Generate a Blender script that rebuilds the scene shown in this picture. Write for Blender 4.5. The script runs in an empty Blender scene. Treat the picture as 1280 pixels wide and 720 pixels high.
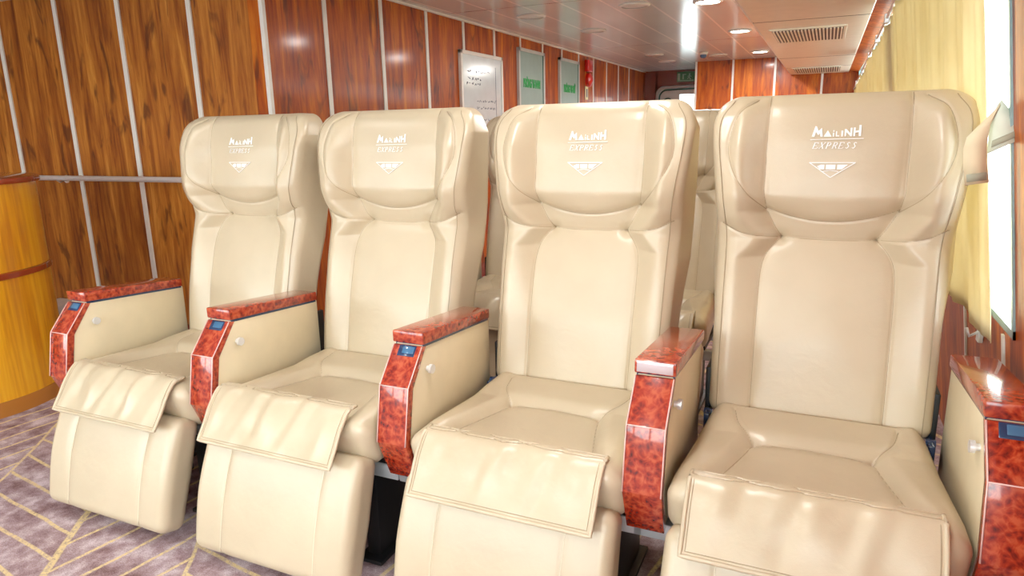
import bpy, bmesh, math, random
import numpy as np
from mathutils import Vector, Matrix

scene = bpy.context.scene
COL = scene.collection
random.seed(4)
PI = math.pi

# ------------------------------------------------------------------ materials
class NT:
    def __init__(s, name):
        s.m = bpy.data.materials.new(name); s.m.use_nodes = True
        s.t = s.m.node_tree; s.t.nodes.clear()
        s.out = s.n('ShaderNodeOutputMaterial')
    def n(s, typ, **kw):
        nd = s.t.nodes.new(typ)
        for k, v in kw.items():
            if k.startswith('_'): setattr(nd, k[1:], v)
            else: nd.inputs[k.replace('__', ' ')].default_value = v
        return nd
    def l(s, a, b): s.t.links.new(a, b)
    def math(s, op, a, b=None, c=None, clamp=False):
        nd = s.t.nodes.new('ShaderNodeMath'); nd.operation = op; nd.use_clamp = clamp
        for i, v in enumerate((a, b, c)):
            if v is None: continue
            if isinstance(v, (int, float)): nd.inputs[i].default_value = v
            else: s.l(v, nd.inputs[i])
        return nd.outputs[0]
    def ramp(s, fac, stops):
        nd = s.t.nodes.new('ShaderNodeValToRGB'); e = nd.color_ramp.elements
        while len(e) < len(stops): e.new(0.5)
        for i, (p, c) in enumerate(stops): e[i].position = p; e[i].color = (*c, 1)
        s.l(fac, nd.inputs[0]); return nd.outputs[0]
    def coords(s, scale=(1, 1, 1), loc=(0, 0, 0), rot=(0, 0, 0)):
        tc = s.n('ShaderNodeTexCoord'); mp = s.n('ShaderNodeMapping')
        mp.inputs['Scale'].default_value = scale; mp.inputs['Location'].default_value = loc
        mp.inputs['Rotation'].default_value = rot
        s.l(tc.outputs['Object'], mp.inputs[0]); return mp.outputs[0]
    def noise(s, vec, scale, detail=4, rough=.5, dist=0):
        nd = s.n('ShaderNodeTexNoise', Scale=scale, Detail=detail, Roughness=rough, Distortion=dist)
        s.l(vec, nd.inputs['Vector']); return nd.outputs['Fac']
    def bsdf(s, color=None, rough=.5, metal=0, coat=0, coat_rough=.05, spec=.5, bump=None, bs=.2, bd=.001, **kw):
        b = s.n('ShaderNodeBsdfPrincipled')
        if color is not None:
            if isinstance(color, (tuple, list)): b.inputs['Base Color'].default_value = (*color, 1)
            else: s.l(color, b.inputs['Base Color'])
        b.inputs['Roughness'].default_value = rough; b.inputs['Metallic'].default_value = metal
        b.inputs['Coat Weight'].default_value = coat; b.inputs['Coat Roughness'].default_value = coat_rough
        b.inputs['Specular IOR Level'].default_value = spec
        if bump is not None:
            bp = s.n('ShaderNodeBump', Strength=bs, Distance=bd); s.l(bump, bp.inputs['Height'])
            s.l(bp.outputs[0], b.inputs['Normal'])
        s.l(b.outputs[0], s.out.inputs[0]); return b

def simple(name, c, rough=.5, metal=0, **kw):
    t = NT(name); v = t.coords(); n = t.noise(v, 12, 3)
    c2 = tuple(x * .93 for x in c)
    t.bsdf(t.ramp(n, [(.3, c2), (.7, c)]), rough, metal, **kw); return t.m

def leather_mat():
    t = NT('leather_beige'); v = t.coords()
    big = t.noise(v, 4, 3); fine = t.noise(v, 420, 2, .6); mid = t.noise(v, 22, 3, .5, .4)
    col = t.ramp(big, [(.3, (.53, .435, .30)), (.7, (.60, .50, .355))])
    h = t.math('ADD', t.math('MULTIPLY', fine, .25), t.math('MULTIPLY', mid, 1.6))
    t.bsdf(col, .33, coat=.3, coat_rough=.3, spec=.5, bump=h, bs=.35, bd=.0022); return t.m

def panel_wood(name, ST, seed=0, coat=.28):
    t = NT(name)
    v = t.coords(loc=(seed, seed, seed * .3))
    w = t.n('ShaderNodeMapping'); w.inputs['Scale'].default_value = (10, 10, .95) ; t.l(v, w.inputs[0])
    w2 = t.n('ShaderNodeMapping'); w2.inputs['Scale'].default_value = (34, 34, 2.4); t.l(v, w2.inputs[0])
    w3 = t.n('ShaderNodeMapping'); w3.inputs['Scale'].default_value = (6.5, 6.5, 1.7); t.l(v, w3.inputs[0])
    a = t.noise(w.outputs[0], 1, 6, .62, .8)
    b = t.noise(w2.outputs[0], 1, 5, .7, .3)
    k = t.noise(w3.outputs[0], 1.6, 3, .5, 1.2)
    f = t.math('ADD', t.math('MULTIPLY', a, .62), t.math('MULTIPLY', b, .38))
    col = t.ramp(f, ST)
    dark = t.ramp(k, [(.57, (0, 0, 0)), (.68, (1, 1, 1))])
    mx = t.n('ShaderNodeMix', _data_type='RGBA', _blend_type='MIX')
    t.l(t.math('MULTIPLY', dark, .7), mx.inputs['Factor']); t.l(col, mx.inputs['A']); mx.inputs['B'].default_value = (.07, .014, .007, 1)
    t.bsdf(mx.outputs['Result'], .45, coat=coat, coat_rough=.12, spec=.25); return t.m

def burl_mat():
    t = NT('burl_red'); v = t.coords()
    n1 = t.noise(v, 34, 5, .65, 2.2)
    vo = t.n('ShaderNodeTexVoronoi', Scale=60.0); mixv = t.n('ShaderNodeVectorMath', _operation='ADD')
    nn = t.n('ShaderNodeTexNoise', Scale=18.0); t.l(v, nn.inputs['Vector'])
    sc = t.n('ShaderNodeVectorMath', _operation='SCALE'); sc.inputs['Scale'].default_value = .05
    t.l(nn.outputs['Color'], sc.inputs[0]); t.l(v, mixv.inputs[0]); t.l(sc.outputs[0], mixv.inputs[1]); t.l(mixv.outputs[0], vo.inputs['Vector'])
    f = t.math('ADD', t.math('MULTIPLY', n1, .7), t.math('MULTIPLY', vo.outputs['Distance'], .45))
    col = t.ramp(f, [(.32, (.07, .004, .003)), (.45, (.21, .012, .006)), (.58, (.36, .030, .010)), (.75, (.50, .085, .03))])
    t.bsdf(col, .25, coat=.9, coat_rough=.04, spec=.5); return t.m

def counter_mat():
    t = NT('counter_wood'); v = t.coords(scale=(9, 9, .9))
    a = t.noise(v, 1, 5, .6, .6); v2 = t.coords(scale=(60, 60, 2)); b = t.noise(v2, 1, 3)
    f = t.math('ADD', t.math('MULTIPLY', a, .7), t.math('MULTIPLY', b, .3))
    col = t.ramp(f, [(.35, (.58, .20, .006)), (.5, (.82, .38, .012)), (.65, (.93, .54, .03))])
    t.bsdf(col, .3, coat=.5, coat_rough=.1); return t.m

def carpet_mat():
    t = NT('carpet'); v0 = t.coords()
    dn = t.n('ShaderNodeTexNoise', Scale=2.3, Detail=2.0); t.l(v0, dn.inputs['Vector'])
    sc = t.n('ShaderNodeVectorMath', _operation='SCALE'); sc.inputs['Scale'].default_value = .05; t.l(dn.outputs['Color'], sc.inputs[0])
    ad = t.n('ShaderNodeVectorMath', _operation='ADD'); t.l(v0, ad.inputs[0]); t.l(sc.outputs[0], ad.inputs[1])
    rot = t.n('ShaderNodeMapping'); rot.inputs['Rotation'].default_value = (0, 0, math.radians(-38)); t.l(ad.outputs[0], rot.inputs[0])
    sp = t.n('ShaderNodeSeparateXYZ'); t.l(rot.outputs[0], sp.inputs[0])
    X, Y = sp.outputs[0], sp.outputs[1]
    W = .84
    px = t.math('SUBTRACT', t.math('MULTIPLY', t.math('FRACT', t.math('DIVIDE', X, W)), W), W / 2)   # -W/2..W/2
    ax = t.math('ABSOLUTE', px)
    sgn = t.math('MULTIPLY', t.math('SIGN', px), .035)
    q = t.math('DIVIDE', t.math('ADD', t.math('SUBTRACT', Y, t.math('MULTIPLY', ax, 1.0)), sgn), .15)
    fr = t.math('ABSOLUTE', t.math('SUBTRACT', t.math('FRACT', q), .5))
    vein = t.math('MULTIPLY', t.math('SUBTRACT', .078, fr), 30.0, clamp=True)
    stem = t.math('MULTIPLY', t.math('SUBTRACT', .014, ax), 200.0, clamp=True)
    edge = t.math('MULTIPLY', t.math('SUBTRACT', ax, W / 2 - .008), 250.0, clamp=True)
    wn = t.noise(v0, 70, 4, .75)
    keep = t.math('MULTIPLY', t.math('SUBTRACT', wn, .28), 3.6, clamp=True)
    line = t.math('MULTIPLY', t.math('MAXIMUM', t.math('MAXIMUM', vein, stem), edge), keep, clamp=True)
    fib = t.noise(v0, 260, 2, .7)
    bl = t.noise(v0, 11, 5, .65)
    base = t.ramp(t.math('ADD', t.math('MULTIPLY', bl, .7), t.math('MULTIPLY', fib, .3)), [(.36, (.20, .11, .115)), (.5, (.42, .30, .32)), (.64, (.74, .63, .68))])
    mx = t.n('ShaderNodeMix', _data_type='RGBA'); t.l(line, mx.inputs['Factor']); t.l(base, mx.inputs['A']); mx.inputs['B'].default_value = (.80, .64, .34, 1)
    t.bsdf(mx.outputs['Result'], .95, spec=.1, bump=fib, bs=.6, bd=.004); return t.m

def ceiling_mat():
    t = NT('ceiling_planks'); v = t.coords(); sp = t.n('ShaderNodeSeparateXYZ'); t.l(v, sp.inputs[0])
    fr = t.math('FRACT', t.math('DIVIDE', t.math('ADD', sp.outputs[0], 10 * .29 - .123), .29))
    d = t.math('MINIMUM', fr, t.math('SUBTRACT', 1.0, fr))
    line = t.math('LESS_THAN', d, .030)
    fy = t.math('FRACT', t.math('DIVIDE', sp.outputs[1], 2.9)); liney = t.math('LESS_THAN', fy, .004)
    v2 = t.coords(scale=(1.2, .5, 1)); n = t.noise(v2, 1.5, 3)
    col = t.ramp(n, [(.35, (.66, .70, .69)), (.65, (.76, .79, .78))])
    mx = t.n('ShaderNodeMix', _data_type='RGBA'); t.l(line, mx.inputs['Factor']); t.l(col, mx.inputs['A']); mx.inputs['B'].default_value = (1, .97, .92, 1)
    mx2 = t.n('ShaderNodeMix', _data_type='RGBA'); t.l(liney, mx2.inputs['Factor']); t.l(mx.outputs['Result'], mx2.inputs['A']); mx2.inputs['B'].default_value = (.12, .09, .08, 1)
    b = t.bsdf(mx2.outputs['Result'], .18, metal=.12, spec=.5, bump=n, bs=.15, bd=.02); return t.m

def curtain_mat():
    t = NT('curtain_cream'); v = t.coords(); n = t.noise(v, 160, 2); n2 = t.noise(v, 5, 3)
    col = t.ramp(n2, [(.3, (.88, .76, .46)), (.7, (.95, .85, .58))])
    d = t.n('ShaderNodeBsdfDiffuse'); tr = t.n('ShaderNodeBsdfTranslucent'); t.l(col, d.inputs[0]); t.l(col, tr.inputs[0])
    mx = t.n('ShaderNodeMixShader'); mx.inputs[0].default_value = .24; t.l(d.outputs[0], mx.inputs[1]); t.l(tr.outputs[0], mx.inputs[2])
    t.l(mx.outputs[0], t.out.inputs[0]); return t.m

def emit(name, c, s):
    t = NT(name); e = t.n('ShaderNodeEmission'); e.inputs[0].default_value = (*c, 1); e.inputs[1].default_value = s
    t.l(e.outputs[0], t.out.inputs[0]); return t.m

def glass_mat():
    t = NT('window_glass'); g = t.n('ShaderNodeBsdfGlossy', Roughness=.02); tr = t.n('ShaderNodeBsdfTransparent')
    tr.inputs[0].default_value = (.96, .99, .98, 1)
    mx = t.n('ShaderNodeMixShader'); mx.inputs[0].default_value = .06; t.l(tr.outputs[0], mx.inputs[1]); t.l(g.outputs[0], mx.inputs[2])
    t.l(mx.outputs[0], t.out.inputs[0]); return t.m

M = dict(
    leather=leather_mat(),
    seam=simple('seam_thread', (.40, .31, .20), .7),
    seam_highlit=simple('seam_thread_highlit', (.72, .63, .48), .6),  # paler thread for the footrest seams, highlight put into its colour
    vinyl=simple('arm_vinyl', (.74, .63, .43), .45),
    woodA=panel_wood('panel_wood_dim', [(.34, (.12, .010, .001)), (.45, (.30, .046, .003)), (.55, (.46, .10, .004)), (.67, (.66, .21, .012))], 3.1, .16), woodB=panel_wood('panel_wood_lit', [(.34, (.13, .026, .006)), (.45, (.30, .085, .012)), (.55, (.48, .17, .024)), (.67, (.70, .32, .06))], 8.7),  # same wood twice: less-lit and hazier tones put into the colours
    burl=burl_mat(), counter=counter_mat(), carpet=carpet_mat(), ceiling=ceiling_mat(),
    darkwood=simple('dark_red_wood', (.22, .03, .012), .25, coat=.6),
    slab=simple('slab_red', (.33, .045, .012), .22, coat=.8),
    skirting=simple('skirting_wood', (.50, .19, .03), .35, coat=.3),
    white=simple('white_trim', (.80, .77, .72), .35),
    alu=simple('aluminium', (.86, .86, .88), .3, .5),
    chrome=simple('chrome', (.85, .85, .87), .12, 1.0),
    greymetal=simple('grey_rail', (.62, .66, .70), .35, .5),
    black=simple('black_metal', (.012, .012, .014), .5),
    navy=simple('navy_plastic', (.012, .035, .10), .2, coat=.5),
    blue=simple('blue_plastic', (.05, .15, .28), .2, coat=.5),
    print=simple('white_print', (.95, .94, .93), .6),
    edge=simple('edge_pale', (.85, .55, .50), .3),
    reflection=simple('arm_end_reflection', (.80, .74, .78), .18, .6),
    curtain=curtain_mat(), strap=simple('strap_cloth', (.80, .70, .48), .85), strap2=simple('strap_pale', (.72, .78, .66), .85),
    velcro=simple('velcro', (.42, .42, .32), .95),
    door=simple('door_grey_green', (.28, .40, .37), .35), frameg=simple('frame_grey', (.58, .60, .58), .35), gap=simple('door_gap_green', (.02, .13, .11), .5),
    green=simple('green_print', (.01, .38, .08), .5), board=simple('whiteboard_surface', (.62, .70, .74), .15, coat=.6),
    ink=simple('ink_blue', (.08, .11, .2), .6), red=simple('alarm_red', (.62, .01, .008), .3, coat=.5), cream=simple('cream_plate', (.82, .78, .50), .5),
    white2=simple('door_white', (.80, .86, .86), .4), signg=simple('sign_green', (.03, .20, .08), .4), signw=simple('sign_white', (.45, .62, .50), .5),
    box=simple('duct_metal', (.86, .80, .66), .3, .12), grille=simple('grille_dark', (.06, .025, .02), .5), lampw=emit('lamp_glow', (1, .97, .92), 14),
    wgrey=simple('socket_white', (.8, .82, .84), .4), teal=simple('window_frame_teal', (.30, .44, .44), .25, .3),
    glass=glass_mat(), blk=simple('shadow_black', (.02, .012, .01), .7), pend=simple('smoked_dome', (.05, .12, .25), .15, coat=.7),
)

# ------------------------------------------------------------------ helpers
def link(name, me, mat, parent=None, smooth=False, loc=(0, 0, 0)):
    o = bpy.data.objects.new(name, me); COL.objects.link(o)
    if mat is not None: me.materials.append(mat)
    if parent is not None: o.parent = parent
    o.location = loc
    if smooth:
        me.polygons.foreach_set('use_smooth', [True] * len(me.polygons))
    return o

def mesh(name, v, f):
    me = bpy.data.meshes.new(name); me.from_pydata([tuple(map(float, p)) for p in v], [], [tuple(int(i) for i in q) for q in f]); me.update(); return me

class MB:
    def __init__(s): s.bm = bmesh.new()
    def box(s, a, b, bevel=0, seg=2, mtx=None):
        c = [(a[i] + b[i]) / 2 for i in range(3)]; d = [abs(b[i] - a[i]) for i in range(3)]
        r = bmesh.ops.create_cube(s.bm, size=1, matrix=Matrix.Translation(c) @ Matrix.Diagonal((*d, 1)))
        vs = r['verts']
        if bevel:
            es = list({e for v in vs for e in v.link_edges})
            r2 = bmesh.ops.bevel(s.bm, geom=es, offset=bevel, segments=seg, profile=.5, affect='EDGES'); vs = list({v for f in r2['faces'] for v in f.verts} | {v for v in vs if v.is_valid})
        if mtx is not None: bmesh.ops.transform(s.bm, matrix=mtx, verts=[v for v in vs if v.is_valid])
        return s
    def cyl(s, p, q, r, seg=24, r2=None, caps=True):
        p, q = Vector(p), Vector(q); d = q - p
        mt = Matrix.Translation((p + q) / 2) @ d.to_track_quat('Z', 'Y').to_matrix().to_4x4()
        bmesh.ops.create_cone(s.bm, cap_ends=caps, segments=seg, radius1=r, radius2=r if r2 is None else r2, depth=d.length, matrix=mt); return s
    def tube(s, pts, r, seg=6, closed=False):
        pts = [Vector(p) for p in pts]; n = len(pts); rings = []
        for i, p in enumerate(pts):
            a = pts[(i - 1) % n] if (closed or i > 0) else p; b = pts[(i + 1) % n] if (closed or i < n - 1) else p
            t = (b - a).normalized(); u = t.cross(Vector((0, 1, 0.13))).normalized(); w = t.cross(u).normalized()
            rings.append([s.bm.verts.new(p + r * (math.cos(k * 2 * PI / seg) * u + math.sin(k * 2 * PI / seg) * w)) for k in range(seg)])
        m = n if closed else n - 1
        for i in range(m):
            A, B = rings[i], rings[(i + 1) % n]
            for k in range(seg): s.bm.faces.new((A[k], A[(k + 1) % seg], B[(k + 1) % seg], B[k]))
        if not closed:
            s.bm.faces.new(rings[0][::-1]); s.bm.faces.new(rings[-1])
        return s
    def prism(s, poly, x0, x1, bevel=0, axis='x'):
        """poly of 2D points extruded along an axis. axis x: (y,z); y: (x,z); z: (x,y)"""
        def P(a, b, t): return {'x': (t, a, b), 'y': (a, t, b), 'z': (a, b, t)}[axis]
        A = [s.bm.verts.new(P(a, b, x0)) for a, b in poly]; B = [s.bm.verts.new(P(a, b, x1)) for a, b in poly]; n = len(poly)
        fs = [s.bm.faces.new(A[::-1]), s.bm.faces.new(B)] + [s.bm.faces.new((A[i], A[(i + 1) % n], B[(i + 1) % n], B[i])) for i in range(n)]
        bmesh.ops.recalc_face_normals(s.bm, faces=fs)
        if bevel: bmesh.ops.bevel(s.bm, geom=list({e for f in fs for e in f.edges}), offset=bevel, segments=2, profile=.5, affect='EDGES')
        return s
    def lathe(s, prof, c=(0, 0, 0), seg=48, cap=True):
        rings = [[s.bm.verts.new((c[0] + r * math.cos(2 * PI * k / seg), c[1] + r * math.sin(2 * PI * k / seg), c[2] + z)) for k in range(seg)] for r, z in prof]
        for A, B in zip(rings, rings[1:]):
            for k in range(seg): s.bm.faces.new((A[k], A[(k + 1) % seg], B[(k + 1) % seg], B[k]))
        if cap: s.bm.faces.new(rings[0][::-1]); s.bm.faces.new(rings[-1])
        return s
    def build(s, name, mat, parent=None, smooth=False, auto=False):
        bmesh.ops.recalc_face_normals(s.bm, faces=s.bm.faces)
        me = bpy.data.meshes.new(name); s.bm.to_mesh(me); s.bm.free()
        o = link(name, me, mat, parent, smooth or auto)
        if auto: 
            me.set_sharp_from_angle(angle=math.radians(35))
        return o

def tag(o, label=None, cat=None, group=None, kind=None):
    if label: o['label'] = label
    if cat: o['category'] = cat
    if group: o['group'] = group
    if kind: o['kind'] = kind
    return o
def empty(name, loc=(0, 0, 0)):
    o = bpy.data.objects.new(name, None); COL.objects.link(o); o.location = loc; o.empty_display_size = .1; return o
def struct(o): o['kind'] = 'structure'; return o

def rbox(h, r, n):
    """rounded box, half dims h, radius r, face grids n -> verts, faces (numpy)"""
    h = np.array(h, float); V = []; F = []; off = 0
    for ax in range(3):
        a, b = (ax + 1) % 3, (ax + 2) % 3
        def lin(k):
            # denser towards the rounded edges
            m = max(2, n[k]); e = 7
            inner = np.linspace(-h[k] + r, h[k] - r, m)
            ed = r * np.tan(np.linspace(0, PI / 4, e))[1:]
            return np.concatenate([-(h[k] - r) - ed[::-1], inner, h[k] - r + ed])
        la, lb = lin(a), lin(b)
        for sg in (-1, 1):
            A, B = np.meshgrid(la, lb, indexing='ij'); P = np.zeros(A.shape + (3,)); P[..., a] = A; P[..., b] = B; P[..., ax] = sg * h[ax]
            V.append(P.reshape(-1, 3)); na, nb = A.shape
            idx = np.arange(na * nb).reshape(na, nb) + off; off += na * nb
            q = np.stack([idx[:-1, :-1], idx[1:, :-1], idx[1:, 1:], idx[:-1, 1:]], -1).reshape(-1, 4)
            F.append(q if sg > 0 else q[:, ::-1])
    V = np.concatenate(V); F = np.concatenate(F)
    key = np.round(V * 1e5).astype(np.int64)
    _, first, inv = np.unique(key, axis=0, return_index=True, return_inverse=True); inv = inv.reshape(-1)
    V = V[first]; F = inv[F]
    c = np.clip(V, -(h - r), h - r); d = V - c; L = np.linalg.norm(d, axis=1, keepdims=True)
    return c + r * d / np.maximum(L, 1e-9), F

def npmesh(name, V, F):
    me = bpy.data.meshes.new(name); me.vertices.add(len(V)); me.vertices.foreach_set('co', V.astype(np.float32).ravel())
    me.loops.add(F.size); me.loops.foreach_set('vertex_index', F.astype(np.int32).ravel())
    me.polygons.add(len(F)); me.polygons.foreach_set('loop_start', np.arange(0, F.size, 4, dtype=np.int32)); me.polygons.foreach_set('loop_total', np.full(len(F), 4, np.int32))
    me.update(calc_edges=True); me.validate(); return me

def sstep(x): x = np.clip(x, 0, 1); return x * x * (3 - 2 * x)
def polydist(X, Z, pl):
    d = np.full(np.shape(X), 9.)
    for (x0, z0), (x1, z1) in zip(pl, pl[1:]):
        dx, dz = x1 - x0, z1 - z0; L = dx * dx + dz * dz + 1e-12
        t = np.clip(((X - x0) * dx + (Z - z0) * dz) / L, 0, 1)
        d = np.minimum(d, np.hypot(X - x0 - t * dx, Z - z0 - t * dz))
    return d
def bez(pts, n=24):
    """Catmull-Rom through points"""
    P = [np.array(p, float) for p in pts]; P = [2 * P[0] - P[1]] + P + [2 * P[-1] - P[-2]]; out = []
    for i in range(1, len(P) - 2):
        for t in np.linspace(0, 1, n, endpoint=False):
            a, b, c, d = P[i - 1:i + 3]
            out.append(tuple(.5 * ((2 * b) + (-a + c) * t + (2 * a - 5 * b + 4 * c - d) * t * t + (-a + 3 * b - 3 * c + d) * t ** 3)))
    out.append(tuple(P[-2])); return out
def mir(pl): return [(-x, z) for x, z in pl]

# ------------------------------------------------------------------ backrest
ZB, ZT = .475, 1.385
_z = np.linspace(.40, 1.45, 1051)
_p = np.interp(_z, [.40, .46, .5, .7, .85, .94, .985, 1.02, 1.05, 1.10, 1.16, 1.26, 1.33, 1.36, 1.385, 1.45],
               [-.10, -.088, -.08, -.035, .010, .045, .066, .060, .044, .030, .034, .046, .066, .080, .105, .14])
_k = np.exp(-.5 * (np.arange(-24, 25) / 9.) ** 2); _k /= _k.sum()
_p = np.convolve(np.pad(_p, 24, mode='edge'), _k, 'valid')
S_vert = [(.176, 1.38), (.178, 1.25), (.177, 1.12), (.168, 1.065), (.140, 1.012), (.122, .985)]
S_wing = bez([(.208, 1.372), (.255, 1.335), (.276, 1.255), (.264, 1.19), (.222, 1.12), (.170, 1.066)], 8)
S_arc = [(x, 1.036 + .036 * (x / .168) ** 2) for x in np.linspace(-.168, .168, 24)]
S_crease = bez([(-.122, .985), (0, .981), (.122, .985)], 8)
S_side = bez([(.283, 1.028), (.22, 1.0), (.122, .985)], 8)
S_panel = bez([(.122, .985), (.150, .955), (.168, .915), (.173, .85), (.172, .68), (.170, .47)], 6)
S_outer = bez([(.272, 1.372), (.305, 1.30), (.284, 1.12), (.270, .99), (.266, .80), (.262, .49)], 6)
SEAMS = [S_vert, mir(S_vert), S_wing, mir(S_wing), S_arc, S_crease, S_side, mir(S_side), S_panel, mir(S_panel)]
def P_z(z): return np.interp(z, _z, _p)
def hwf(z):
    w = np.interp(z, [.47, .8, .95, 1.1, 1.22, 1.3, 1.4], [.286, .286, .289, .303, .322, .331, .330])
    dz = np.clip((z - 1.30) / .09, 0, .995); return w - .060 * (1 - np.sqrt(1 - dz * dz))
def yf(X, Z):
    X = np.asarray(X, float); Z = np.asarray(Z, float); a = np.abs(X)
    zz = Z - .036 * np.clip(a / .168, 0, 1.2) ** 2 * np.exp(-((Z - 1.045) / .05) ** 2)
    y = P_z(zz)
    base = np.interp(Z, [.4, .985, 1.10, 1.385], [-.10, .066, .050, .105])
    pw = np.interp(Z, [.93, .985, 1.065, 1.2], [.172, .122, .170, .178])
    amp = np.interp(Z, [.47, .6, .8, .93, 1.02, 1.12, 1.25, 1.33, 1.385], [.006, .020, .034, .046, .062, .068, .056, .038, .014])
    s = sstep((a - pw + .014) / .092)
    y = y * (1 - s) + (base if False else P_z(Z)) * s - amp * s * (1 - .35 * sstep((a - .235) / .06))
    y = y + .010 * (1 - s) * np.clip(a / .18, 0, 1) ** 2 * -1 * np.exp(-((Z - 1.2) / .1) ** 2) * -1     # gentle crown of the head pillow
    y = y - .012 * np.exp(-((a) / .12) ** 2) * np.exp(-((Z - .72) / .16) ** 2)                           # lumbar
    for sm in SEAMS:
        d = polydist(X, Z, sm); y = y + .0045 * np.exp(-(d / .0045) ** 2) + .0035 * np.exp(-(d / .018) ** 2)
    y = y + .0022 * np.sin(X * 34 + Z * 13) * np.exp(-((Z - .62) / .14) ** 2) * .5
    return y

def make_backrest():
    H = (.30, .078, (ZT - ZB) / 2); zc = (ZT + ZB) / 2
    V, F = rbox(H, .034, (150, 10, 220))
    x, y, z = V[:, 0].copy(), V[:, 1].copy(), V[:, 2] + zc
    hw = hwf(z); back = (y + H[1]) / (2 * H[1])
    rear = np.interp(z, [.47, .73, .9, 1.15, 1.3, 1.4], [.29, .303, .324, .324, .318, .318]) - (np.interp(z, [.47, 1.3, 1.39], [0, 0, .05]))
    X = x / .30 * (hw * (1 - back) + rear * back)
    front = yf(np.clip(x / .30 * hw, -.315, .315), z)
    # rounded edge offset relative to the flat front plane
    rearline = np.interp(z, [.4, .8, 1.05, 1.385], [.03, .120, .190, .225])
    yy = front * (1 - back) + rearline * back
    return npmesh('backrest', np.stack([X, yy, z], 1), F)

def surf_tube(mb, pl, off=.0, r=.0013, step=.008):
    P = [np.array(p) for p in pl]; out = []
    for a, b in zip(P, P[1:]):
        n = max(1, int(np.linalg.norm(b - a) / step))
        for t in np.linspace(0, 1, n, endpoint=False): out.append(a + (b - a) * t)
    out.append(P[-1]); A = np.array(out)
    hw = hwf(A[:, 1]); xl = A[:, 0]
    y = yf(xl, A[:, 1]) + off
    mb.tube([(px, py, pz) for (px, pz), py in zip(A, y)], r, 5)

# lettering of the headrest, drawn in a 816 x 720 grid
def logo_mesh():
    bm = bmesh.new(); SX, SZ = .000205, .000226
    def T(u, v): return ((u - 398) * SX, 1.262 - (v - 220) * SZ)
    def poly(pts):
        P = [T(*p) for p in pts]
        vs = [bm.verts.new((x, float(yf(x, z)) - .0022, z)) for x, z in P]
        f = bm.faces.new(vs); return f
    def line(p, q, w, n=None):
        p, q = np.array(p, float), np.array(q, float); L = np.linalg.norm(q - p); n = n or max(1, int(L / 45)); d = (q - p) / L; k = np.array([-d[1], d[0]]) * w / 2
        pr = None
        for t in np.linspace(0, 1, n + 1):
            c = p + (q - p) * t; cur = []
            for sgn in (1, -1):
                x, z = T(*(c + k * sgn)); cur.append(bm.verts.new((x, float(yf(x, z)) - .0022, z)))
            if pr: bm.faces.new((pr[0], pr[1], cur[1], cur[0]))
            pr = cur
    poly([(92, 190), (130, 65), (148, 70), (172, 122), (212, 88), (228, 190), (196, 190), (190, 150), (172, 172), (142, 135), (128, 190)])
    poly([(238, 190), (285, 115), (335, 190)])
    poly([(348, 145), (364, 145), (364, 190), (348, 190)]); poly([(350, 116), (364, 116), (364, 132), (350, 132)])
    poly([(384, 130), (398, 130), (398, 177), (425, 177), (425, 190), (384, 190)])
    poly([(448, 122), (470, 122), (470, 190), (448, 190)])
    poly([(487, 190), (487, 105), (508, 105), (555, 155), (555, 92), (577, 92), (577, 190), (557, 190), (508, 140), (508, 190)])
    poly([(592, 190), (592, 90), (615, 90), (615, 128), (655, 122), (655, 62), (683, 62), (683, 190), (655, 190), (655, 145), (615, 150), (615, 190)])
    line((78, 225), (718, 217), 8)
    # EXPRESS, italic serif capitals
    L = {'E': [((0, 0), (0, 1), 13), ((-.12, 1), (.62, 1), 6), ((0, .52), (.45, .52), 6), ((-.12, 0), (.66, 0), 6), ((.62, 1), (.6, .78), 6), ((.66, 0), (.72, .25), 6)],
         'X': [((.02, 1), (.62, 0), 13), ((.7, 1), (-.02, 0), 6), ((-.1, 1), (.18, 1), 6), ((.5, 1), (.82, 1), 6), ((-.14, 0), (.15, 0), 6), ((.45, 0), (.76, 0), 6)],
         'P': [((.05, 0), (.05, 1), 13), ((-.1, 1), (.45, 1), 6), ((.45, 1), (.62, .76), 10), ((.62, .76), (.42, .48), 10), ((.42, .48), (.05, .48), 6), ((-.1, 0), (.25, 0), 6)],
         'R': [((.05, 0), (.05, 1), 13), ((-.1, 1), (.45, 1), 6), ((.45, 1), (.62, .76), 10), ((.62, .76), (.42, .5), 10), ((.42, .5), (.05, .5), 6), ((.3, .5), (.66, 0), 11), ((-.1, 0), (.22, 0), 6)],
         'S': [((.56, .85), (.3, 1), 7), ((.3, 1), (.08, .8), 10), ((.08, .8), (.5, .34), 11), ((.5, .34), (.28, 0), 10), ((.28, 0), (0, .14), 7)]}
    u = 118
    for ch in 'EXPRESS':
        for (a, b, w) in L[ch]:
            f = lambda p: (u + p[0] * 70 + p[1] * 24, 330 - p[1] * 70)
            line(f(a), f(b), w, 1)
        u += 77 if ch != 'X' else 80
    line((88, 497), (650, 497), 10); line((92, 497), (358, 672), 10); line((358, 672), (646, 497), 10)
    poly([(188, 540), (235, 520), (278, 520), (278, 576), (222, 576)])
    poly([(296, 520), (412, 520), (412, 576), (296, 576)]); poly([(432, 520), (560, 520), (490, 576), (432, 576)])
    line((262, 600), (350, 588), 7); line((350, 588), (450, 600), 7)
    bmesh.ops.triangulate(bm, faces=[f for f in bm.faces if len(f.verts) > 4])
    bmesh.ops.recalc_face_normals(bm, faces=bm.faces)
    r = bmesh.ops.solidify(bm, geom=list(bm.faces), thickness=-.0012)
    me = bpy.data.meshes.new('logo_print'); bm.to_mesh(me); bm.free(); return me

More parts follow.
